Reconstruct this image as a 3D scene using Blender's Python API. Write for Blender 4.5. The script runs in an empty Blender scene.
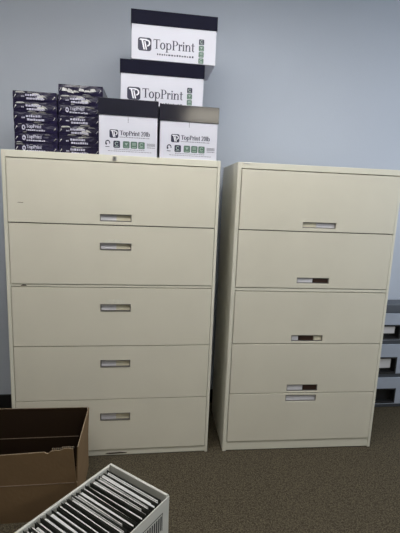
import bpy, bmesh, math, random
from mathutils import Vector, Matrix
random.seed(7)
SC = bpy.context.scene
COL = SC.collection

# ------------------------------------------------------------------ materials
def mat(name, color, rough=0.6, metal=0.0, var=0.0, vscale=6.0, bump=0.0, bscale=60.0, coat=0.0, spec=0.5, color2=None, emit=None, estr=0.0):
    m = bpy.data.materials.new(name); m.use_nodes = True
    nt = m.node_tree; b = nt.nodes['Principled BSDF']
    b.inputs['Base Color'].default_value = (*color, 1)
    b.inputs['Roughness'].default_value = rough
    b.inputs['Metallic'].default_value = metal
    b.inputs['Coat Weight'].default_value = coat
    b.inputs['Coat Roughness'].default_value = 0.12
    b.inputs['Specular IOR Level'].default_value = spec
    tc = nt.nodes.new('ShaderNodeTexCoord')
    if var > 0 or color2:
        n = nt.nodes.new('ShaderNodeTexNoise'); n.inputs['Scale'].default_value = vscale
        n.inputs['Detail'].default_value = 5
        nt.links.new(tc.outputs['Object'], n.inputs['Vector'])
        r = nt.nodes.new('ShaderNodeValToRGB')
        c2 = color2 or tuple(c * (1 - var) for c in color)
        r.color_ramp.elements[0].position = 0.32; r.color_ramp.elements[1].position = 0.68
        r.color_ramp.elements[0].color = (*c2, 1); r.color_ramp.elements[1].color = (*color, 1)
        nt.links.new(n.outputs['Fac'], r.inputs['Fac'])
        nt.links.new(r.outputs['Color'], b.inputs['Base Color'])
    if bump > 0:
        n2 = nt.nodes.new('ShaderNodeTexNoise'); n2.inputs['Scale'].default_value = bscale
        n2.inputs['Detail'].default_value = 3
        nt.links.new(tc.outputs['Object'], n2.inputs['Vector'])
        bp = nt.nodes.new('ShaderNodeBump'); bp.inputs['Strength'].default_value = bump
        bp.inputs['Distance'].default_value = 0.01
        nt.links.new(n2.outputs['Fac'], bp.inputs['Height'])
        nt.links.new(bp.outputs['Normal'], b.inputs['Normal'])
    if emit:
        b.inputs['Emission Color'].default_value = (*emit, 1)
        b.inputs['Emission Strength'].default_value = estr
    return m

M = {}
M['wall'] = mat('wall_paint', (.46, .50, .575), .8, var=.04, vscale=1.5, bump=.08, bscale=140)
M['wall_room'] = mat('room_wall_paint', (.33, .32, .30), .8, var=.04, vscale=1.5)
M['ceiling'] = mat('ceiling_paint', (.62, .62, .6), .9, var=.05, vscale=30)
M['base'] = mat('black_baseboard', (.012, .012, .013), .45, var=.2)
M['cab'] = mat('cream_enamel', (.635, .605, .51), .42, var=.05, vscale=3.5, bump=.02, bscale=250, spec=.35)
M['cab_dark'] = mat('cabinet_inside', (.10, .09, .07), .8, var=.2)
M['cab_edge'] = mat('cream_enamel_frame', (.665, .645, .55), .42, var=.06, vscale=5, bump=.02, bscale=250, spec=.35)
M['chrome'] = mat('satin_metal', (.60, .60, .62), .28, metal=.9, var=.12, vscale=40)
M['bezel'] = mat('shadow_dark_bezel', (.22, .21, .20), .35, metal=.6)  # metal darkened to paint the shadow line round each handle recess
M['grey_reflection'] = mat('painted_grey_reflection', (.66, .65, .69), .45, var=.1, vscale=30)  # pale reflection in the handle metal, painted as colour
M['beige_reflection'] = mat('painted_beige_reflection', (.66, .62, .48), .5, var=.12, vscale=40)  # beige share of the handle reflection, painted as colour
M['brown_reflection'] = mat('painted_brown_reflection', (.045, .022, .015), .4, var=.3, vscale=30)  # dark brown reflection in the handle metal, painted as colour
M['scuff'] = mat('scuff', (.07, .055, .035), .8, var=.3, vscale=200)
M['pale_scuff'] = mat('glue_residue', (.66, .64, .55), .6, var=.15, vscale=80)
M['carton'] = mat('white_carton', (.60, .60, .68), .55, var=.03, vscale=8)
M['navy'] = mat('navy_lid', (.009, .009, .022), .6, var=.25, vscale=12, spec=.06)
M['navy_gloss'] = mat('navy_lid_taped', (.010, .010, .022), .4, var=.25, vscale=12, bump=.015, bscale=14, coat=1.0, spec=.2)
M['navy_print'] = mat('navy_ink', (.018, .018, .05), .45, var=.1)
M['white_print'] = mat('white_ink', (.78, .78, .84), .5, var=.05)
M['green_print'] = mat('green_ink', (.09, .16, .125), .5, var=.15, vscale=60)
M['pale_green'] = mat('pale_green_ink', (.33, .42, .38), .5, var=.1, vscale=60)
M['grey_print'] = mat('grey_ink', (.22, .22, .27), .5, var=.3, vscale=200)
M['wrap'] = mat('navy_ream_wrap', (.012, .009, .038), .3, var=.4, vscale=18, bump=.7, bscale=30, coat=.22, spec=.35)
M['wrap_print'] = mat('pale_ream_ink', (.58, .57, .72), .35, var=.3, vscale=90, coat=.3, bump=.3, bscale=60)
M['plastic_glint'] = mat('painted_film_glint', (.85, .85, .85), .3, var=.3, vscale=70, bump=.8, bscale=60, coat=.5)  # near-white colour stands in for glints on the film
M['kraft'] = mat('kraft_cardboard', (.20, .13, .070), .85, spec=.15, var=.16, vscale=4, bump=.08, bscale=60)
M['kraft_in_shade'] = mat('kraft_shaded_inside', (.024, .014, .008), .95, spec=.08, var=.15, vscale=5)  # darker than kraft: the box's deep inner shadow put into the colour
M['kraft_tear'] = mat('torn_cardboard', (.26, .19, .12), .9, var=.5, vscale=120)
M['kraft_crease'] = mat('creased_cardboard', (.25, .18, .125), .85, var=.3, vscale=60)
M['filebox'] = mat('white_file_box', (.56, .555, .51), .6, var=.06, vscale=12)
M['paper'] = mat('sheet_paper', (.62, .62, .61), .7, var=.12, vscale=30)
M['folder'] = mat('folder_card', (.022, .024, .018), .7, var=.3, vscale=25)
M['black_print'] = mat('black_ink', (.03, .03, .03), .6, var=.1)
M['grey_pl'] = mat('grey_plastic', (.37, .41, .49), .38, var=.08, vscale=6)
M['dk_pl'] = mat('dark_grey_plastic', (.085, .095, .115), .4, var=.1, vscale=6)
M['blk_pl'] = mat('black_recess_plastic', (.008, .008, .009), .6, var=.1)
M['card_w'] = mat('white_label_card', (.58, .57, .58), .6, var=.05)
M['lamp'] = mat('lamp_diffuser', (.8, .8, .8), .5, emit=(1.0, .985, .95), estr=5.0)
M['wood'] = mat('brown_door_wood', (.10, .05, .03), .4, var=.35, vscale=9)

def carpet():
    m = bpy.data.materials.new('carpet'); m.use_nodes = True
    nt = m.node_tree; b = nt.nodes['Principled BSDF']; L = nt.links
    tc = nt.nodes.new('ShaderNodeTexCoord')
    v = nt.nodes.new('ShaderNodeTexVoronoi'); v.inputs['Scale'].default_value = 190
    L.new(tc.outputs['Object'], v.inputs['Vector'])
    n = nt.nodes.new('ShaderNodeTexNoise'); n.inputs['Scale'].default_value = 150; n.inputs['Detail'].default_value = 4
    L.new(tc.outputs['Object'], n.inputs['Vector'])
    mx = nt.nodes.new('ShaderNodeMath'); mx.operation = 'MULTIPLY_ADD'
    L.new(v.outputs['Distance'], mx.inputs[0]); mx.inputs[1].default_value = .5; L.new(n.outputs['Fac'], mx.inputs[2])
    r = nt.nodes.new('ShaderNodeValToRGB')
    e = r.color_ramp.elements
    e[0].position = .52; e[0].color = (.112, .094, .062, 1)
    e[1].position = .92; e[1].color = (.038, .031, .021, 1)
    L.new(mx.outputs[0], r.inputs['Fac'])
    L.new(r.outputs['Color'], b.inputs['Base Color'])
    b.inputs['Roughness'].default_value = .95; b.inputs['Specular IOR Level'].default_value = .1
    bp = nt.nodes.new('ShaderNodeBump'); bp.inputs['Strength'].default_value = .6; bp.inputs['Distance'].default_value = .004
    bp.invert = True
    L.new(mx.outputs[0], bp.inputs['Height']); L.new(bp.outputs['Normal'], b.inputs['Normal'])
    return m
M['carpet'] = carpet()

# ------------------------------------------------------------------ mesh helpers
class MB:
    """collects shapes into one mesh with several material slots"""
    def __init__(s): s.bm = bmesh.new(); s.mats = []
    def mi(s, m):
        if m not in s.mats: s.mats.append(m)
        return s.mats.index(m)
    def box(s, x0, y0, z0, x1, y1, z1, m):
        i = s.mi(m); b = s.bm
        v = [b.verts.new(p) for p in ((x0,y0,z0),(x1,y0,z0),(x1,y1,z0),(x0,y1,z0),(x0,y0,z1),(x1,y0,z1),(x1,y1,z1),(x0,y1,z1))]
        for q in ((0,3,2,1),(4,5,6,7),(0,1,5,4),(1,2,6,5),(2,3,7,6),(3,0,4,7)):
            b.faces.new([v[k] for k in q]).material_index = i
        return v
    def hexa(s, pts, m):
        i = s.mi(m); v = [s.bm.verts.new(p) for p in pts]
        for q in ((0,3,2,1),(4,5,6,7),(0,1,5,4),(1,2,6,5),(2,3,7,6),(3,0,4,7)):
            s.bm.faces.new([v[k] for k in q]).material_index = i
    def poly(s, pts, y, th, m):
        """pts (x,z) outline in the xz plane, front at y-th, back at y"""
        i = s.mi(m); n = len(pts)
        f = [s.bm.verts.new((p[0], y - th, p[1])) for p in pts]
        k = [s.bm.verts.new((p[0], y, p[1])) for p in pts]
        s.bm.faces.new(f).material_index = i
        for a in range(n):
            c = (a + 1) % n
            s.bm.faces.new((f[a], k[a], k[c], f[c])).material_index = i
    def frame(s, x0, z0, x1, z1, hx0, hz0, hx1, hz1, y0, y1, m):
        """a plate between y0 and y1 with a rectangular hole"""
        i = s.mi(m); b = s.bm
        def ring(y): return [b.verts.new((x, y, z)) for x, z in ((x0,z0),(x1,z0),(x1,z1),(x0,z1))], [b.verts.new((x, y, z)) for x, z in ((hx0,hz0),(hx1,hz0),(hx1,hz1),(hx0,hz1))]
        fo, fi = ring(y0); bo, bi = ring(y1)
        for a in range(4):
            c = (a + 1) % 4
            for q in ((fo[a],fo[c],fi[c],fi[a]), (bo[c],bo[a],bi[a],bi[c]), (fo[c],fo[a],bo[a],bo[c]), (fi[a],fi[c],bi[c],bi[a])):
                b.faces.new(q).material_index = i
    def build(s, name, parent=None, loc=None, bevel=0, seg=2):
        bmesh.ops.recalc_face_normals(s.bm, faces=s.bm.faces)
        me = bpy.data.meshes.new(name); s.bm.to_mesh(me); s.bm.free()
        for m in s.mats: me.materials.append(m)
        o = bpy.data.objects.new(name, me); COL.objects.link(o)
        if parent: o.parent = parent
        if loc: o.location = loc
        if bevel:
            md = o.modifiers.new('bevel', 'BEVEL'); md.width = bevel; md.segments = seg; md.limit_method = 'ANGLE'
        return o

def empty(name, loc, label, cat, group=None, rz=0, rx=0, ry=0):
    o = bpy.data.objects.new(name, None); COL.objects.link(o)
    o.empty_display_size = .05
    o.location = loc; o.rotation_euler = (rx, ry, rz); o['label'] = label; o['category'] = cat
    if group: o['group'] = group
    return o
def structure(o): o['kind'] = 'structure'; return o

# ------------------------------------------------------------------ lettering: serif glyphs drawn as outlines
def arc(cx, cy, rx, ry, ix, iy, a0, a1, n=14):
    o = [(cx + rx*math.cos(math.radians(a0+(a1-a0)*k/n)), cy + ry*math.sin(math.radians(a0+(a1-a0)*k/n))) for k in range(n+1)]
    i = [(cx + ix*math.cos(math.radians(a0+(a1-a0)*k/n)), cy + iy*math.sin(math.radians(a0+(a1-a0)*k/n))) for k in range(n+1)]
    return [[o[k], o[k+1], i[k+1], i[k]] for k in range(n)]
def rc(x0, y0, x1, y1): return [[(x0,y0),(x1,y0),(x1,y1),(x0,y1)]]
GL = {
 'T': (.80, rc(.34,0,.50,1)+rc(.02,.93,.82,1)+rc(.02,.76,.06,.93)+rc(.78,.76,.82,.93)+rc(.24,0,.60,.04)),
 'o': (.70, arc(.35,.34,.33,.37,.165,.29,0,360,24)),
 'p': (.78, rc(.10,-.30,.25,.68)+rc(0,-.30,.36,-.26)+rc(.0,.64,.12,.68)+arc(.41,.34,.31,.36,.17,.30,-150,150,20)),
 'P': (.76, rc(.12,0,.28,1)+rc(0,0,.40,.04)+rc(0,.96,.30,1)+rc(.28,.96,.40,1)+rc(.28,.46,.40,.51)+arc(.38,.73,.36,.27,.20,.22,-90,90,14)),
 'r': (.50, rc(.09,0,.24,.68)+rc(0,0,.34,.04)+rc(0,.64,.12,.68)+arc(.41,.56,.09,.09,0.01,.01,0,360,10)+arc(.40,.45,.17,.24,.15,.17,80,175,8)),
 'i': (.34, rc(.10,0,.25,.68)+rc(0,0,.35,.04)+rc(0,.64,.12,.68)+arc(.17,.88,.09,.09,.01,.01,0,360,12)),
 'n': (.78, rc(.09,0,.24,.68)+rc(0,0,.33,.04)+rc(0,.64,.12,.68)+rc(.52,0,.67,.46)+rc(.43,0,.76,.04)+arc(.41,.44,.26,.25,.13,.17,0,170,12)),
 't': (.46, rc(.12,.12,.27,.90)+rc(0,.62,.42,.68)+arc(.29,.15,.17,.16,.02,.07,180,310,8)),
 '2': (.62, arc(.28,.74,.25,.26,.12,.20,-30,175,12)+[[(.40,.62),(.52,.66),(.22,.10),(.04,.02)]]+rc(.04,0,.54,.10)),
 '0': (.66, arc(.31,.5,.27,.5,.14,.42,0,360,24)),
 'l': (.30, rc(.08,0,.22,1.0)+rc(0,0,.30,.04)+rc(0,.96,.12,1.0)),
 'b': (.74, rc(.08,0,.22,1.0)+rc(0,.96,.12,1.0)+arc(.38,.34,.30,.36,.16,.30,-150,150,20)),
 ' ': (.32, []),
}
def text_width(t): return sum(GL[c][0] for c in t)
def lettering(mb, t, x0, x1, z0, h, y, m, slope=0.0):
    sx = (x1 - x0) / text_width(t); x = 0
    for c in t:
        adv, polys = GL[c]
        for p in polys:
            mb.poly([(x0 + (x + q[0]) * sx, z0 + q[1] * h) for q in p], y, .0004, m)
        x += adv
    if h < .03 and not slope: lettering(mb, t, x0 + .0011, x1 + .0011, z0, h, y - .0001, m, 1.0)
def rrect(x0, z0, x1, z1, r, n=5):
    out = []
    for cx, cz, a in ((x1-r,z1-r,0),(x0+r,z1-r,90),(x0+r,z0+r,180),(x1-r,z0+r,270)):
        for k in range(n+1):
            t = math.radians(a + 90*k/n); out.append((cx + r*math.cos(t), cz + r*math.sin(t)))
    return out
def dashes(mb, x0, x1, z0, h, y, m, seed=1, lo=.004, hi=.012, gap=.0022):
    r = random.Random(seed); x = x0
    while x < x1 - .002:
        w = min(r.uniform(lo, hi), x1 - x)
        mb.poly(rc(x, z0, x + w, z0 + h*r.uniform(.7, 1))[0], y, .0004, m); x += w + gap

def logo(x0, z0, x1, z1, y, parent):
    """dark rounded badge with a white slanting monogram"""
    mb = MB(); w = x1-x0; h = z1-z0
    mb.poly(rrect(x0, z0, x1, z1, w*.18), y, .0004, M['navy_print'])
    q = lambda pts: [(x0 + a*w, z0 + b*h) for a, b in pts]
    W = M['white_print']; yy = y - .0004
    for pts in ([(.12,.80),(.60,.80),(.66,.90),(.16,.90)], [(.26,.80),(.38,.80),(.52,.10),(.42,.10)],
                [(.46,.72),(.56,.72),(.68,.10),(.58,.10)]):
        mb.poly(q(pts), yy, .0004, W)
    for p in arc(.66, .60, .26, .27, .15, .17, -80, 120, 12): mb.poly(q(p), yy, .0004, W)
    return mb.build('logo', parent)

def symbol(x0, z0, x1, z1, y, parent, m, kind):
    mb = MB(); w = x1-x0; h = z1-z0; W = M['pale_green']; yy = y-.0004
    q = lambda pts: [(x0 + a*w, z0 + b*h) for a, b in pts]
    if kind != 'arrow':
        mb.poly(rrect(x0, z0, x1, z1, w*.16), y, .0004, m)
        if kind == 0:
            for p in arc(.5,.58,.28,.28,.18,.18,30,330,12): mb.poly(q(p), yy, .0003, W)
        elif kind == 1:
            mb.poly(q([(.25,.75),(.75,.75),(.5,.35)]), yy, .0003, W)
        else:
            for k in range(3): mb.poly(q(rc(.22,.45+.14*k,.78,.52+.14*k)[0]), yy, .0003, W)
        mb.poly(q(rc(.18,.15,.82,.22)[0]), yy, .0003, W)
    else:
        for p in arc(.5,.6,.42,.40,.26,.24,-20,240,14): mb.poly(q(p), y, .0004, m)
        mb.poly(q([(.05,.35),(.45,.45),(.2,.72)]), y, .0004, m)
        mb.poly(q(rc(.1,.0,.8,.09)[0]), y, .0004, m)
    return mb.build('printed_symbol', parent)

# ------------------------------------------------------------------ the room
WY = .58
RX0, RX1, RY0, H = -1.7, 3.7, -6.4, 2.9
def slab(name, b, m):
    mb = MB(); mb.box(*b, m); return structure(mb.build(name))
slab('floor', (RX0-.1, RY0-.1, -.1, RX1+.1, WY+.1, 0), M['carpet'])
slab('ceiling', (RX0-.1, RY0-.1, H, RX1+.1, WY+.1, H+.1), M['ceiling'])
slab('wall_back', (RX0-.1, WY, 0, RX1+.1, WY+.1, H), M['wall'])
slab('wall_left', (RX0-.1, RY0, 0, RX0, WY, H), M['wall_room'])
# right wall with an unseen window, added to light the scene from the right
W0, W1, WZ0, WZ1 = -2.0, .1, .95, 2.35
mb = MB(); mb.frame(RY0, 0, WY, H, W0, WZ0, W1, WZ1, 0, .1, M['wall_room'])
wr = structure(mb.build('wall_right')); wr.rotation_euler = (0, 0, math.radians(90)); wr.location = (RX1+.1, 0, 0)
mb = MB(); mb.frame(W0, WZ0, W1, WZ1, W0+.05, WZ0+.05, W1-.05, WZ1-.05, .02, .08, M['ceiling'])
mb.box((W0+W1)/2-.02, .03, WZ0+.05, (W0+W1)/2+.02, .07, WZ1-.05, M['ceiling'])
wf = structure(mb.build('added_window_1')); wf.rotation_euler = (0, 0, math.radians(90)); wf.location = (RX1+.1, 0, 0)
gm = bpy.data.materials.new('added_window_glass'); gm.use_nodes = True; g_ = gm.node_tree
for n_ in list(g_.nodes):
    if n_.type != 'OUTPUT_MATERIAL': g_.nodes.remove(n_)
ga, gb, gc = g_.nodes.new('ShaderNodeBsdfTransparent'), g_.nodes.new('ShaderNodeBsdfGlossy'), g_.nodes.new('ShaderNodeMixShader')
gb.inputs['Roughness'].default_value = .02; gc.inputs[0].default_value = .06
g_.links.new(ga.outputs[0], gc.inputs[1]); g_.links.new(gb.outputs[0], gc.inputs[2])
g_.links.new(gc.outputs[0], [n_ for n_ in g_.nodes if n_.type == 'OUTPUT_MATERIAL'][0].inputs[0])
mb = MB(); mb.box(W0+.05, .048, WZ0+.05, W1-.05, .052, WZ1-.05, gm); mb.build('added_pane', wf)
ld = bpy.data.lights.new('added_daylight', 'AREA'); ld.shape = 'RECTANGLE'; ld.size = WZ1-WZ0-.1; ld.size_y = W1-W0-.1
ld.energy = 52; ld.color = (.82, .90, 1.0)  # area light added outside the unseen window
lo_ = bpy.data.objects.new('added_daylight', ld); COL.objects.link(lo_); lo_.location = (RX1+.13, (W0+W1)/2, (WZ0+WZ1)/2); lo_.rotation_euler = (0, math.radians(90), 0)
slab('wall_front', (RX0-.1, RY0-.1, 0, RX1+.1, RY0, H), M['wall_room'])
mb = MB(); mb.box(RX0, WY-.012, 0, RX1, WY, .095, M['base']); structure(mb.build('baseboard_back', bevel=.004))

def added_ceiling_light(x, y, sx, sy, label, strength, tint=(1.0, .985, .95)):
    t = empty('added_ceiling_light', (x, y, H), label, 'ceiling light', 'added ceiling lights out of view')
    f = MB(); a, b = sx/2, sy/2
    f.box(-a-.03, -b-.03, -.025, a+.03, -b, 0, M['ceiling']); f.box(-a-.03, b, -.025, a+.03, b+.03, 0, M['ceiling'])
    f.box(-a-.03, -b, -.025, -a, b, 0, M['ceiling']); f.box(a, -b, -.025, a+.03, b, 0, M['ceiling'])
    f.build('frame', t)
    d = MB(); m = M['lamp'].copy(); m.node_tree.nodes['Principled BSDF'].inputs['Emission Color'].default_value = (*tint, 1); m.node_tree.nodes['Principled BSDF'].inputs['Emission Strength'].default_value = strength
    d.box(-a, -b, -.018, a, b, -.002, m); d.build('added_diffuser', t)
added_ceiling_light(.62, -.95, 2.6, .6, 'added long ceiling light, unseen, nearest the back wall above the cabinets', 11.8)  # unseen; placed and lengthened to set the brightness over wall and drawers
added_ceiling_light(1.95, -5.2, 1.15, 1.2, 'added ceiling light, unseen, at the far end of the room from the cabinets', 12, (1.0, .93, .76))  # unseen; placed so that its glare falls on the lower right lid

# ------------------------------------------------------------------ filing cabinets
def cabinet(loc, rz, W, D, Hc, zs, lip, holes, x0, x1, label, parts):
    """zs: door boundaries from top to bottom; lip: (z0,z1) of the rail under the second door"""
    t = empty('filing_cabinet', loc, label, 'filing cabinet', rz=rz)
    b = MB(); c = M['cab_edge']
    b.box(0, 0, 0, x0-.0025, D, Hc, c); b.box(x1+.0025, 0, 0, W, D, Hc, c)           # side panels
    b.box(x0-.0025, .0, zs[0]+.0025, x1+.0025, D, Hc, c)                              # top rail and top
    b.box(x0-.0025, D-.01, 0, x1+.0025, D, zs[0], c)                                  # back
    b.box(x0-.0025, .003, .004, x1+.0025, D-.01, zs[-1]-.003, c)                      # plinth
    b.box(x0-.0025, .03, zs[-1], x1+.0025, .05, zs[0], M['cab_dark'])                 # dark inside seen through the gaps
    b.box(x0-.0025, .001, lip[0], x1+.0025, .04, lip[1], c)                           # rail below second door
    b.build('body', t, bevel=.0022)
    n = len(zs) - 1
    for i in range(n):
        zt, zb = zs[i]-.0022, zs[i+1]+.0022
        if abs(zs[i+1] - lip[0]) < .03 and zs[i+1] < lip[1] and i == 1: zb = lip[1] + .003
        if i == 2: zt = lip[0] - .004
        hx0, hz0, hx1, hz1 = holes[i]
        d = MB(); d.frame(x0, zb, x1, zt, hx0, hz0, hx1, hz1, -.002 if i else -.005, .018, M['cab'])
        dr = d.build('drawer', t, bevel=.0018)
        h = MB()
        e = .0032
        h.frame(hx0-.001, hz0-.001, hx1+.001, hz1+.001, hx0+e, hz0+e, hx1-e, hz1-e, -.0035 if parts[i][0]=='bezel' else .001, .020, M['bezel'])
        h.box(hx0, .020, hz0, hx1, .023, hz1, M['chrome'])
        h.build('handle', dr)
        for (a0, a1, mk, nm) in parts[i][1]:  # painted reflections of the metal cup, built as coloured inserts
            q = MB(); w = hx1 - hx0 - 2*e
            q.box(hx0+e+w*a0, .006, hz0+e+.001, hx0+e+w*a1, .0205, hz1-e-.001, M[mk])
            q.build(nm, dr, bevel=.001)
    return t

LX = (.463, .620)
lh = [(LX[0],1.322,LX[1],1.358), (LX[0],1.176,LX[1],1.211), (LX[0]+.002,.849,LX[1],.887), (LX[0]+.002,.535,LX[1]+.001,.575), (LX[0],.222,LX[1]+.004,.264)]
lp = [('bezel', [(0,.52,'grey_reflection','card_or_reflection'), (.52,1,'beige_reflection','card_or_reflection')])]*5
cabL = cabinet((0,0,0), 0, 1.070, .457, 1.650, [1.6145,1.3025,.978,.6555,.347,.040], (.978,.990), lh, .022, 1.052,
   'wide cream five-drawer filing cabinet on the left, with ream packs and cartons on top', lp)
rh = [(.372,1.321,.560,1.352), (.366,1.014,.550,1.046), (.362,.677,.545,.713), (.359,.373,.543,.413), (.357,.309,.540,.348)]
rp = [('plain', [(0,.42,'beige_reflection','card_or_reflection'), (.42,1,'grey_reflection','card_or_reflection')]),
      ('plain', [(0,.50,'grey_reflection','card_or_reflection'), (.52,1,'brown_reflection','dark_reflection')]),
      ('plain', [(.0,.22,'grey_reflection','card_or_reflection'), (.24,.72,'brown_reflection','dark_reflection'), (.74,1,'beige_reflection','card_or_reflection')]),
      ('plain', [(0,.52,'grey_reflection','card_or_reflection'), (.54,1,'brown_reflection','dark_reflection')]),
      ('plain', [(0,1,'grey_reflection','card_or_reflection')])]
cabR = cabinet((1.160,-.003,0), -.025, .914, .457, 1.650, [1.6165,1.301,.967,.662,.3615,.060], (.967,.984), rh, .024, .895,
   'narrower cream five-drawer filing cabinet on the right with a bare top', rp)
# lock, badge, scuffs
def disc(mb, cx, cz, r, y, th, m, n=20):
    mb.poly([(cx + r*math.cos(2*math.pi*k/n), cz + r*math.sin(2*math.pi*k/n)) for k in range(n)], y, th, m)
mb = MB(); disc(mb, .534, 1.633, .011, 0, .004, M['chrome']); disc(mb, .534, 1.633, .006, -.004, .0012, M['chrome'])
mb.box(.5332, -.0056, 1.629, .5348, -.0051, 1.637, M['black_print']); mb.build('lock', cabL)
mb = MB(); mb.box(.03, -.0015, 1.641, .062, 0, 1.647, M['chrome']); mb.build('badge', cabR, bevel=.0005)
mb = MB(); mb.poly([(.066,1.400),(.075,1.403),(.092,1.402),(.098,1.404),(.093,1.3995),(.078,1.4005)], -.005, .0003, M['scuff'])
mb.build('scuff_mark', cabL); mb = MB(); mb.poly([(.067,.981),(.078,.9815),(.088,.981),(.098,.9825),(.093,.988),(.08,.9895),(.072,.986)], .001, .0004, M['scuff'])
mb.build('scuff_mark', cabL); mb = MB(); mb.poly([(.485,.012),(.52,.010),(.60,.012),(.612,.017),(.57,.022),(.50,.019)], .003, .0004, M['scuff'])
mb.build('scuff_mark', cabL)
mb = MB()
mb.poly([(.49,1.215),(.56,1.216),(.575,1.222),(.55,1.232),(.50,1.229),(.485,1.222)], -.002, .0002, M['pale_scuff'])
mb.build('glue_patch', cabL); mb = MB(); mb.poly([(.48,.892),(.585,.893),(.592,.905),(.56,.915),(.50,.912)], -.002, .0002, M['pale_scuff'])
mb.build('glue_patch', cabL)

# ------------------------------------------------------------------ cartons
def carton(x0, x1, y0, D, z0, z1, lidh, label, rz=0, lid_mat='navy'):
    t = empty('paper_carton', ((x0+x1)/2, y0, z0), label, 'carton', rz=rz)
    w = (x1-x0)/2; e = .004; h = z1 - z0
    b = MB(); b.box(-w+e, 0, 0, w-e, D, h-.004, M['carton']); b.build('body', t, bevel=.002)
    l = MB(); c = M[lid_mat]                              # hollow lid that slips over the body
    l.box(-w, -e, h-lidh, w, -e+.0035, h, c); l.box(-w, D+e-.0035, h-lidh, w, D+e, h, c)
    l.box(-w, -e+.0035, h-lidh, -w+.0035, D+e-.0035, h, c); l.box(w-.0035, -e+.0035, h-lidh, w, D+e-.0035, h, c)
    l.box(-w, -e, h-.0035, w, D+e, h+.0005, c)
    l.build('lid', t, bevel=.0015)
    return t, (x0+x1)/2, z0
# lower pair stands end-on
def lower(x0, x1, z1, label, dx, dz):
    t, cx, cz = carton(x0, x1, .02, .43, 1.650, z1, .078, label, lid_mat='navy_gloss')
    X = lambda x: x + dx - cx
    Z = lambda z: z + dz - cz
    logo(X(.507), Z(1.735), X(.550), Z(1.775), 0, t)
    m = MB(); lettering(m, 'TopPrint 20lb', X(.557), X(.706), Z(1.750), .022, 0, M['navy_print'])
    dashes(m, X(.557), X(.706), Z(1.739), .004, 0, M['grey_print'], 3); m.build('lettering', t)
    symbol(X(.484), Z(1.690), X(.513), Z(1.724), 0, t, M['navy_print'], 'arrow')
    for k, (a, c) in enumerate(((.526,'navy_print'),(.573,'green_print'),(.611,'green_print'),(.648,'green_print'))):
        symbol(X(a), Z(1.688), X(a+.033), Z(1.722), 0, t, M[c], k % 3)
    m = MB()
    for k in range(9): m.poly(rc(X(.692)+k*.0046, Z(1.702), X(.692)+k*.0046+.0026, Z(1.717))[0], 0, .0004, M['grey_print'])
    dashes(m, X(.692), X(.732), Z(1.694), .004, 0, M['grey_print'], 5, .003, .007, .0015); m.build('code_bars', t)
    m = MB(); dashes(m, X(.500), X(.715), Z(1.671), .003, 0, M['grey_print'], 6); dashes(m, X(.53), X(.68), Z(1.680), .003, 0, M['grey_print'], 8); m.build('small_print', t)
    m = MB()
    for k in range(4): m.poly(rc(X(.596), Z(1.812)+k*.0065, X(.600), Z(1.816)+k*.0065)[0], 0, .0005, M['grey_print'])
    m.build('staple', t)
lower(.452, .746, 1.9205, 'white carton with dark lid on the left cabinet, standing against the ream packs', 0, 0)
lower(.752, 1.053, 1.911, 'white carton with dark lid at the right end of the left cabinet', .305, -.004)
def upper(x0, x1, y0, z0, z1, label, lx, lz, nsym):
    t, cx, cz = carton(x0, x1, y0, .285, z0, z1, .066, label)
    X = lambda x: x + lx - cx
    Z = lambda z: z + lz - cz
    logo(X(.638), Z(2.182), X(.706), Z(2.244), 0, t)
    m = MB(); lettering(m, 'TopPrint', X(.715), X(.928), Z(2.196), .045, 0, M['navy_print']); m.build('lettering', t)
    m = MB(); dashes(m, X(.735), X(.925), Z(2.167), .009, 0, M['navy_print'], 3, .005, .010, .005); m.build('small_print', t)
    for k, c in enumerate(('navy_print','green_print','green_print','green_print')[:nsym]):
        symbol(X(.948), Z(2.233-.030*k), X(.975), Z(2.260-.030*k), 0, t, M[c], k % 3)
    return t
upper(.549, .985, .13, 1.9215, 2.1385, 'dark-lidded white carton in the middle of the stack, under the topmost carton', -.052, -.236, 3)
upper(.602, 1.041, .12, 2.1400, 2.371, 'topmost dark-lidded white carton of the carton stack', 0, 0, 4)

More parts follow.
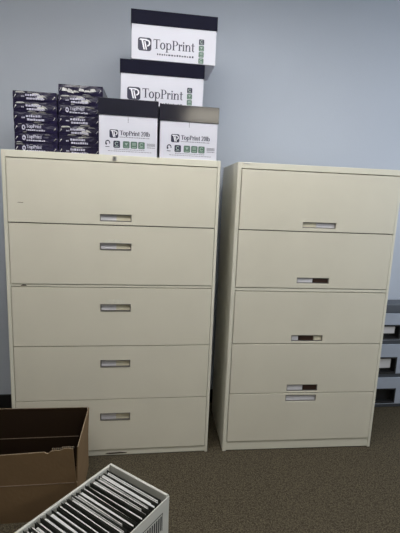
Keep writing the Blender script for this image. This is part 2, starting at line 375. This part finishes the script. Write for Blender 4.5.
# ------------------------------------------------------------------ ream packs
def ream(cx, y0, z0, th, label, style, seed, dx=0, rz=0, w=.213, flip=False):
    r = random.Random(seed)
    t = empty('paper_ream', (cx+dx, y0, z0), label, 'ream of paper', 'wrapped paper reams on the left cabinet', rz=rz)
    b = MB(); i = b.mi(M['wrap']); hw = w/2; d = .279; h = th - .0006
    # pack with slightly bulged, folded ends
    nx, nz = 10, 4
    def P(u, v, y):
        return (-hw + w*u + .0012*math.sin(v*math.pi)*(1 if u > .5 else -1)*(abs(u-.5)*2)**6, y, h*v)
    f = [[b.bm.verts.new(P(a/nx, c/nz, -.0025*math.sin(math.pi*a/nx)*math.sin(math.pi*c/nz) + r.uniform(-.0009, .0009))) for c in range(nz+1)] for a in range(nx+1)]
    k = [[b.bm.verts.new(P(a/nx, c/nz, d)) for c in range(nz+1)] for a in range(nx+1)]
    for a in range(nx):
        for c in range(nz):
            b.bm.faces.new((f[a][c], f[a+1][c], f[a+1][c+1], f[a][c+1])); b.bm.faces.new((k[a+1][c], k[a][c], k[a][c+1], k[a+1][c+1]))
        b.bm.faces.new((f[a][0], k[a][0], k[a+1][0], f[a+1][0])); b.bm.faces.new((f[a][nz], f[a+1][nz], k[a+1][nz], k[a][nz]))
    for c in range(nz):
        b.bm.faces.new((f[0][c], f[0][c+1], k[0][c+1], k[0][c])); b.bm.faces.new((f[nx][c+1], f[nx][c], k[nx][c], k[nx][c+1]))
    b.build('wrapper', t)
    y = -.0047
    if style != 'fold':
        m = MB()
        if style == 'word':
            lettering(m, 'TopPrint', -.048, .028, th*.50, th*.34, y, M['wrap_print'])
            dashes(m, -.048, .045, th*.22, th*.16, y, M['wrap_print'], seed+9, .006, .014)
            for p in arc(-.060, th*.52, .009, .013, .004, .006, 0, 360, 10): m.poly(p, y, .0004, M['wrap_print'])
        else:
            dashes(m, -.045, .03, th*.52, th*.24, y, M['wrap_print'], seed+3, .006, .012, .003)
            dashes(m, -.040, .045, th*.20, th*.22, y, M['wrap_print'], seed+4, .008, .015, .002)
            dashes(m, -.066, -.050, th*.40, th*.16, y, M['wrap_print'], seed+5, .003, .006, .002)
        m.build('lettering', t)
    # near-white slivers: glints on the wrinkled clear film, painted as colour
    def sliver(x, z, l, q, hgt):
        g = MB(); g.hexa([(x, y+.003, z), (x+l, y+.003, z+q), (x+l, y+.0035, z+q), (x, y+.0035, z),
                (x+l*.2, y-.0008, z+hgt), (x+l*.75, y-.0008, z+q+hgt*.8), (x+l*.75, y+.0035, z+q+hgt*.8), (x+l*.2, y+.0035, z+hgt)], M['plastic_glint']); g.build('film_glint', t)
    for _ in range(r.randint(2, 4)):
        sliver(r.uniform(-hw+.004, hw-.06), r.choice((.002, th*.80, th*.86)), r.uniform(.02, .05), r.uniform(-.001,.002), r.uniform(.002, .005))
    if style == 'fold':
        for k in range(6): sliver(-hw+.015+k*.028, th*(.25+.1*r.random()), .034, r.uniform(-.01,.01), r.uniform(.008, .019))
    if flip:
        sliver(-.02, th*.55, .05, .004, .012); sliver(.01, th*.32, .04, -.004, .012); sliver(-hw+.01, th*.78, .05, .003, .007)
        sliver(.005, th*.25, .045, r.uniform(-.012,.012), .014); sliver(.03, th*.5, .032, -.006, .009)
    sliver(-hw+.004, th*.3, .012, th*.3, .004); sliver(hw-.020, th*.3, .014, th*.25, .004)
    return t
names6 = ['lowest', 'second from the bottom', 'third from the bottom', 'third from the top', 'second from the top', 'topmost']
for k in range(6):
    ream(.1225, .165 , 1.650 + .0513*k, .0513, 'navy paper ream, %s in the stack nearest the cabinet left end' % names6[k].replace(' from the', ' from'),
         'word' if k < 3 else 'lines', 20+k, dx=random.uniform(-.0015,.0015), rz=random.uniform(-.006,.006), flip=(k >= 4))
names7 = ['lowest', 'second from bottom', 'third from bottom', 'middle one', 'third from top', 'second from top', 'topmost']
for k in range(7):
    ream(.3395 + (.010 if k == 6 else 0), .165, 1.650 + .0507*k, .0507, 
         'navy paper ream, %s in the taller stack beside the cartons' % names7[k] if k < 6 else 'crumpled shiny paper ream lying on top of the taller ream stack beside the cartons',
         'fold' if k == 6 else ('word' if k == 4 else 'lines'), 40+k, dx=random.uniform(-.0008,.0008), rz=random.uniform(-.004,.004) if k < 6 else -.02, flip=(k in (2, 5)), w=.208 if k < 6 else .222)

# ------------------------------------------------------------------ open cardboard box
BX0, BX1, BY0, BY1, BT, BC = -.195, .408, -.440, -.078, .347, .185
t = empty('cardboard_box', ((BX0+BX1)/2, (BY0+BY1)/2, 0), 'open brown cardboard box with raised flaps before the left filing cabinet', 'cardboard box')
cx, cy = (BX0+BX1)/2, (BY0+BY1)/2; w, d = (BX1-BX0)/2, (BY1-BY0)/2; th = .005
b = MB()
def wall(mb, pa, pb, z0, z1, outn, lean=0.0, mo='kraft', mi_='kraft_in_shade', e0=0.0, e1=0.0, za=None, zb=None):
    """board from pa to pb (xy), outer face pa-pb, inner face th inward"""
    ax, ay = pa; bx, by = pb; ox, oy = outn
    z1a = z1 if za is None else za; z1b = z1 if zb is None else zb
    o = [mb.bm.verts.new(p) for p in ((ax,ay,z0),(bx,by,z0),(bx+ox*lean,by+oy*lean,z1b),(ax+ox*lean,ay+oy*lean,z1a))]
    i = [mb.bm.verts.new((v.co.x-ox*th, v.co.y-oy*th, v.co.z)) for v in o]
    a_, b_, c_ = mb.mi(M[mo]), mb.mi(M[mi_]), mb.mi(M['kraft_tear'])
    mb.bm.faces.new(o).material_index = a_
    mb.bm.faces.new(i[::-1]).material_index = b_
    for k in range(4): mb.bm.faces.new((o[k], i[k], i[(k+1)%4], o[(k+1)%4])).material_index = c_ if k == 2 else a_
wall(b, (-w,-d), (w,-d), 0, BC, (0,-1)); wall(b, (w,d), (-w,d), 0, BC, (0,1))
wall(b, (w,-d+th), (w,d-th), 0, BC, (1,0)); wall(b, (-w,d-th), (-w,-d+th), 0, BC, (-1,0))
b.box(-w+th, -d+th, .001, w-th, d-th, .006, M['kraft_in_shade'])
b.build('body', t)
# crease lines along the folds
cr = MB(); cr.box(-w+.002, -d-.0012, BC-.002, w-.012, -d+.002, BC+.0018, M['kraft_crease']); cr.build('fold_crease', t)
cr = MB(); cr.box(-w+.006, d-th-.0012, BC-.0015, w-.05, d-th+.001, BC+.0015, M['kraft_crease']); cr.build('fold_crease', t)
# front flap with a torn upper edge at its right end
r = random.Random(4); ff = MB(); f_o, f_i = ff.mi(M['kraft']), ff.mi(M['kraft_in_shade']); f_t = ff.mi(M['kraft_tear'])
N = 60; topo = []
for k in range(N+1):
    x = -w + (2*w-.020)*k/N
    u = (x + cx)
    zt = .338 + (u-.09)*.035
    if u > .295: zt = .352 + (u-.3)*.06 + r.uniform(-.006, .004)
    elif u > .28: zt = .338
    topo.append((x, zt))
lean = lambda z: -.006*(z-BC)/.16
def vrow(y):
    lo = [ff.bm.verts.new((x + (.017 if k == N else 0), y, BC)) for k, (x, z) in enumerate(topo)]; hi = [ff.bm.verts.new((x + (.006 if k == N else 0), y + lean(z), z)) for k, (x, z) in enumerate(topo)]
    return lo, hi
lo, hi = vrow(-d); li, hj = vrow(-d+th)
for k in range(N):
    ff.bm.faces.new((lo[k], lo[k+1], hi[k+1], hi[k])).material_index = f_o
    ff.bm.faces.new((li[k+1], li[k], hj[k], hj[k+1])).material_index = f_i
    ff.bm.faces.new((hi[k], hi[k+1], hj[k+1], hj[k])).material_index = f_t
    ff.bm.faces.new((lo[k+1], lo[k], li[k], li[k+1])).material_index = f_o
ff.bm.faces.new((lo[0], hi[0], hj[0], li[0])); ff.bm.faces.new((lo[N], li[N], hj[N], hi[N]))
ff.build('front_flap', t)
# bare corrugation showing along the tear
tt = MB()
for k in range(11):
    x = .305 - cx + k*.0085; z = .354 + (x + cx - .3)*.06 + r.uniform(-.002, .003)
    tt.box(x, -d-.002, z-.006, x+.0045, -d+.002, z+.003, M['kraft_tear'])
    tt.box(x+.0045, -d-.0005, z-.006, x+.008, -d+.004, z+.003, M['black_print'])
tt.build('torn_edge', t)
bf = MB(); wall(bf, (w-.004,d), (-w,d), BC, BT, (0,1), .004, za=.345, zb=.352); bf.build('back_flap', t)
rf = MB(); wall(rf, (w,-d+.012), (w,d-.004), BC, BT, (1,0), .006, za=.352, zb=.347); rf.build('side_flap', t)
lf = MB(); wall(lf, (-w,d-.004), (-w,-d+.012), BC, BT, (-1,0), .03); lf.build('side_flap', t)

# ------------------------------------------------------------------ file box with folders
FZ = .262; ang = math.radians(-40.9)
L, Wd = .61, .333
A = Vector((.5555, -.4245))                       # far left corner of the rim
ux = Vector((math.cos(ang), math.sin(ang)))        # across the box
uy = Vector((-math.sin(ang), math.cos(ang)))       # along the box, towards the cabinets
ctr = A + ux*Wd/2 - uy*L/2
fb = empty('file_box', (ctr.x, ctr.y, 0), 'open white file box full of paper folders on the carpet', 'file box', rz=ang)
b = MB(); c = M['filebox']; q = .004; hw, hl = Wd/2, L/2
b.box(-hw, -hl, 0, hw, hl, .004, c)
b.box(-hw, -hl, .004, -hw+q, hl, FZ, c); b.box(hw-q, -hl, .004, hw, hl, FZ-.004, c)
b.box(-hw+q, -hl, .004, hw-q, -hl+q, FZ, c); b.box(-hw+q, hl-q, .004, hw-q, hl, FZ, c)
b.build('body', fb, bevel=.0012)
rm = MB()                                          # folded-over rim
rm.box(-hw+.006, hl-.015, FZ-.045, hw-.005, hl-q, FZ+.0045, c)
rm.box(-hw+.004, -hl+q, FZ-.045, -hw+.012, hl-.018, FZ+.002, c)
rm.build('folded_rim', fb, bevel=.002)
pr = MB()                                          # black printed handle mark on the long side
def side(x0, z0, x1, z1, skew=0):
    i = pr.mi(M['black_print'])
    v0 = [pr.bm.verts.new((hw, y, z)) for y, z in ((x0,z0),(x1,z0),(x1,z1),(x0,z1))]
    v1 = [pr.bm.verts.new((hw+.0006, y, z)) for y, z in ((x0,z0),(x1,z0),(x1,z1),(x0,z1))]
    pr.bm.faces.new(v1)
    for k in range(4): pr.bm.faces.new((v0[k], v0[(k+1)%4], v1[(k+1)%4], v1[k]))
pe = hl - .042
side(pe-.17, FZ-.056, pe, FZ-.0525); side(pe-.002, FZ-.135, pe, FZ-.056); side(pe-.17, FZ-.135, pe-.168, FZ-.056)
for k in range(12): side(pe-.014-.0135*k, FZ-.128, pe-.006-.0135*k, FZ-.064)
pr.build('printed_panel', fb)

ordn = ['second','third','fourth','fifth','sixth','seventh','eighth','ninth','tenth','eleventh','twelfth','thirteenth','fourteenth','fifteenth','sixteenth','seventeenth','eighteenth','nineteenth','twentieth','twenty-first','twenty-second','twenty-third','twenty-fourth','twenty-fifth','twenty-sixth','twenty-seventh','twenty-eighth','twenty-ninth']
NF = 23; r = random.Random(11)
pitch = (L - .060) / NF
for k in range(NF):
    yb = hl - .026 - pitch*(k+.5)
    top = FZ - .004 + r.uniform(-.004, .003)
    lab = 'dark folder of white papers in file box, %s' % ('%s from the cabinet-side rim' % ordn[k-1] if k else 'hard against the cabinet-side rim')
    pos = ctr + uy*yb
    t = empty('hanging_folder', (pos.x, pos.y, .0045), lab, 'folder', 'paper folders in the file box', rz=ang)
    base = .0045
    def leaf(mb, b0, b1, l0, l1, r0, r1, zl, zr, m, xa, xb):
        """a slab from the box bottom (b0..b1) to its upper edge: l0..l1 at the left end, r0..r1 at the right end"""
        mb.hexa([(xa,b0,0),(xb,b0,0),(xb,b1,0),(xa,b1,0),(xa,l0,zl-base),(xb,r0,zr-base),(xb,r1,zr-base),(xa,l1,zl-base)], M[m])
    lw, rw = r.uniform(.010, .017), r.uniform(.008, .0155)          # how far the folder gapes at each end
    sh = -.010                                                       # tops lean a little towards the near end
    xa, xb = -hw + .014 + r.uniform(0, .004), hw - .011 - r.uniform(0, .004)
    cv = MB(); e = .0012
    leaf(cv, -.004, -.004+e, sh-lw/2-.002, sh-lw/2-.002+e, sh-rw/2-.002, sh-rw/2-.002+e, top-.004, top-.004, 'folder', xa, xb)
    leaf(cv, .003, .003+e, sh+lw/2, sh+lw/2+e, sh+rw/2, sh+rw/2+e, top+.002, top+.002, 'folder', xa, xb)
    cv.box(xa, -.004, 0, xb, .0042, .001, M['folder'])
    cv.build('cover', t)
    pa, pb = xa + r.uniform(.004, .018), xb - r.uniform(.004, .022)
    cut = r.uniform(.35, .7)
    pp = MB(); a_ = sh-lw/2 ; b_ = sh-rw/2
    leaf(pp, -.0025, .0002, a_, a_+lw*cut, b_, b_+rw*cut*.9, top - r.uniform(.003, .010), top - r.uniform(.002, .012), 'paper', pa, pb)
    pp.build('paper_sheets', t)
    if r.random() < .55:
        pp = MB(); c0 = cut + .08; pa, pb = xa + r.uniform(.004, .03), xb - r.uniform(.01, .05)
        leaf(pp, .0008, .0024, a_+lw*c0, a_+lw*.93, b_+rw*c0, b_+rw*.93, top - r.uniform(.0, .006), top - r.uniform(.002, .008), 'paper', pa, pb)
        pp.build('paper_sheets', t)

# ------------------------------------------------------------------ grey plastic drawer tower, right of the cabinets
TX0, TX1, TY, TD = 2.24, 2.70, .42, .145
t = empty('drawer_tower', ((TX0+TX1)/2, TY, 0), 'grey plastic three-tier drawer tower behind the right filing cabinet', 'drawer unit')
hw = (TX1-TX0)/2; oc = (TX0+TX1)/2
b = MB(); D_ = M['dk_pl']
b.box(-hw, 0, 0, -hw+.015, TD, .774, D_); b.box(hw-.015, 0, 0, hw, TD, .774, D_)
b.box(-hw, .0, .716, hw, TD, .776, D_); b.box(-hw, TD-.008, 0, hw, TD, .774, D_)
for z in (.488, .235, .0): b.box(-hw+.015, .002, z, hw-.015, TD-.008, z+.028, D_)
b.build('frame', t, bevel=.004)
for (z0, z1, o0, o1, card) in ((.519,.714,.531,.625,(.565,.622)), (.266,.486,.275,.385,(.305,.378)), (.031,.233,.046,.145,None)):
    dmb = MB(); ox0, ox1 = 2.30-oc, 2.487-oc+(.02 if card is None else 0)
    dmb.frame(-hw+.017, z0, hw-.017, z1, ox0, o0, ox1, o1, -.012, .004, M['grey_pl'])
    dmb.box(ox0-.006, .03, o0-.006, ox1+.006, .034, o1+.006, M['blk_pl'])
    dmb.frame(ox0-.008, o0-.008, ox1+.008, o1+.008, ox0+.004, o0+.004, ox1-.004, o1-.004, -.0135, .03, M['blk_pl'])
    dr = dmb.build('drawer', t, bevel=.002)
    if card:
        q = MB(); q.box(ox0+.01, .004, card[0], ox1-.03, .008, card[1], M['card_w']); q.build('card_or_reflection', dr)  # white card in the drawer opening

# ------------------------------------------------------------------ camera
cam = bpy.data.cameras.new('camera'); co = bpy.data.objects.new('camera', cam); COL.objects.link(co)
p, ro, yw = .171, .041, .139
F = Vector((math.sin(yw)*math.cos(p), math.cos(yw)*math.cos(p), -math.sin(p)))
rt = Vector((math.cos(yw), -math.sin(yw), 0)); up = rt.cross(F)
R2 = rt*math.cos(ro) + up*math.sin(ro); U2 = -rt*math.sin(ro) + up*math.cos(ro)
m3 = Matrix((R2, U2, -F)).transposed()
co.matrix_world = Matrix.Translation((.692, -2.088, 1.461)) @ m3.to_4x4()
cam.sensor_fit = 'HORIZONTAL'; cam.sensor_width = 36; cam.lens = 36.0; cam.clip_start = .02
SC.camera = co

# ------------------------------------------------------------------ world and view
w = bpy.data.worlds.new('world'); SC.world = w; w.use_nodes = True
w.node_tree.nodes['Background'].inputs[0].default_value = (.5, .55, .65, 1)
w.node_tree.nodes['Background'].inputs[1].default_value = .3
SC.view_settings.view_transform = 'Standard'; SC.view_settings.look = 'None'
SC.view_settings.exposure = 0; SC.view_settings.gamma = 1; SC.view_settings.use_curve_mapping = False
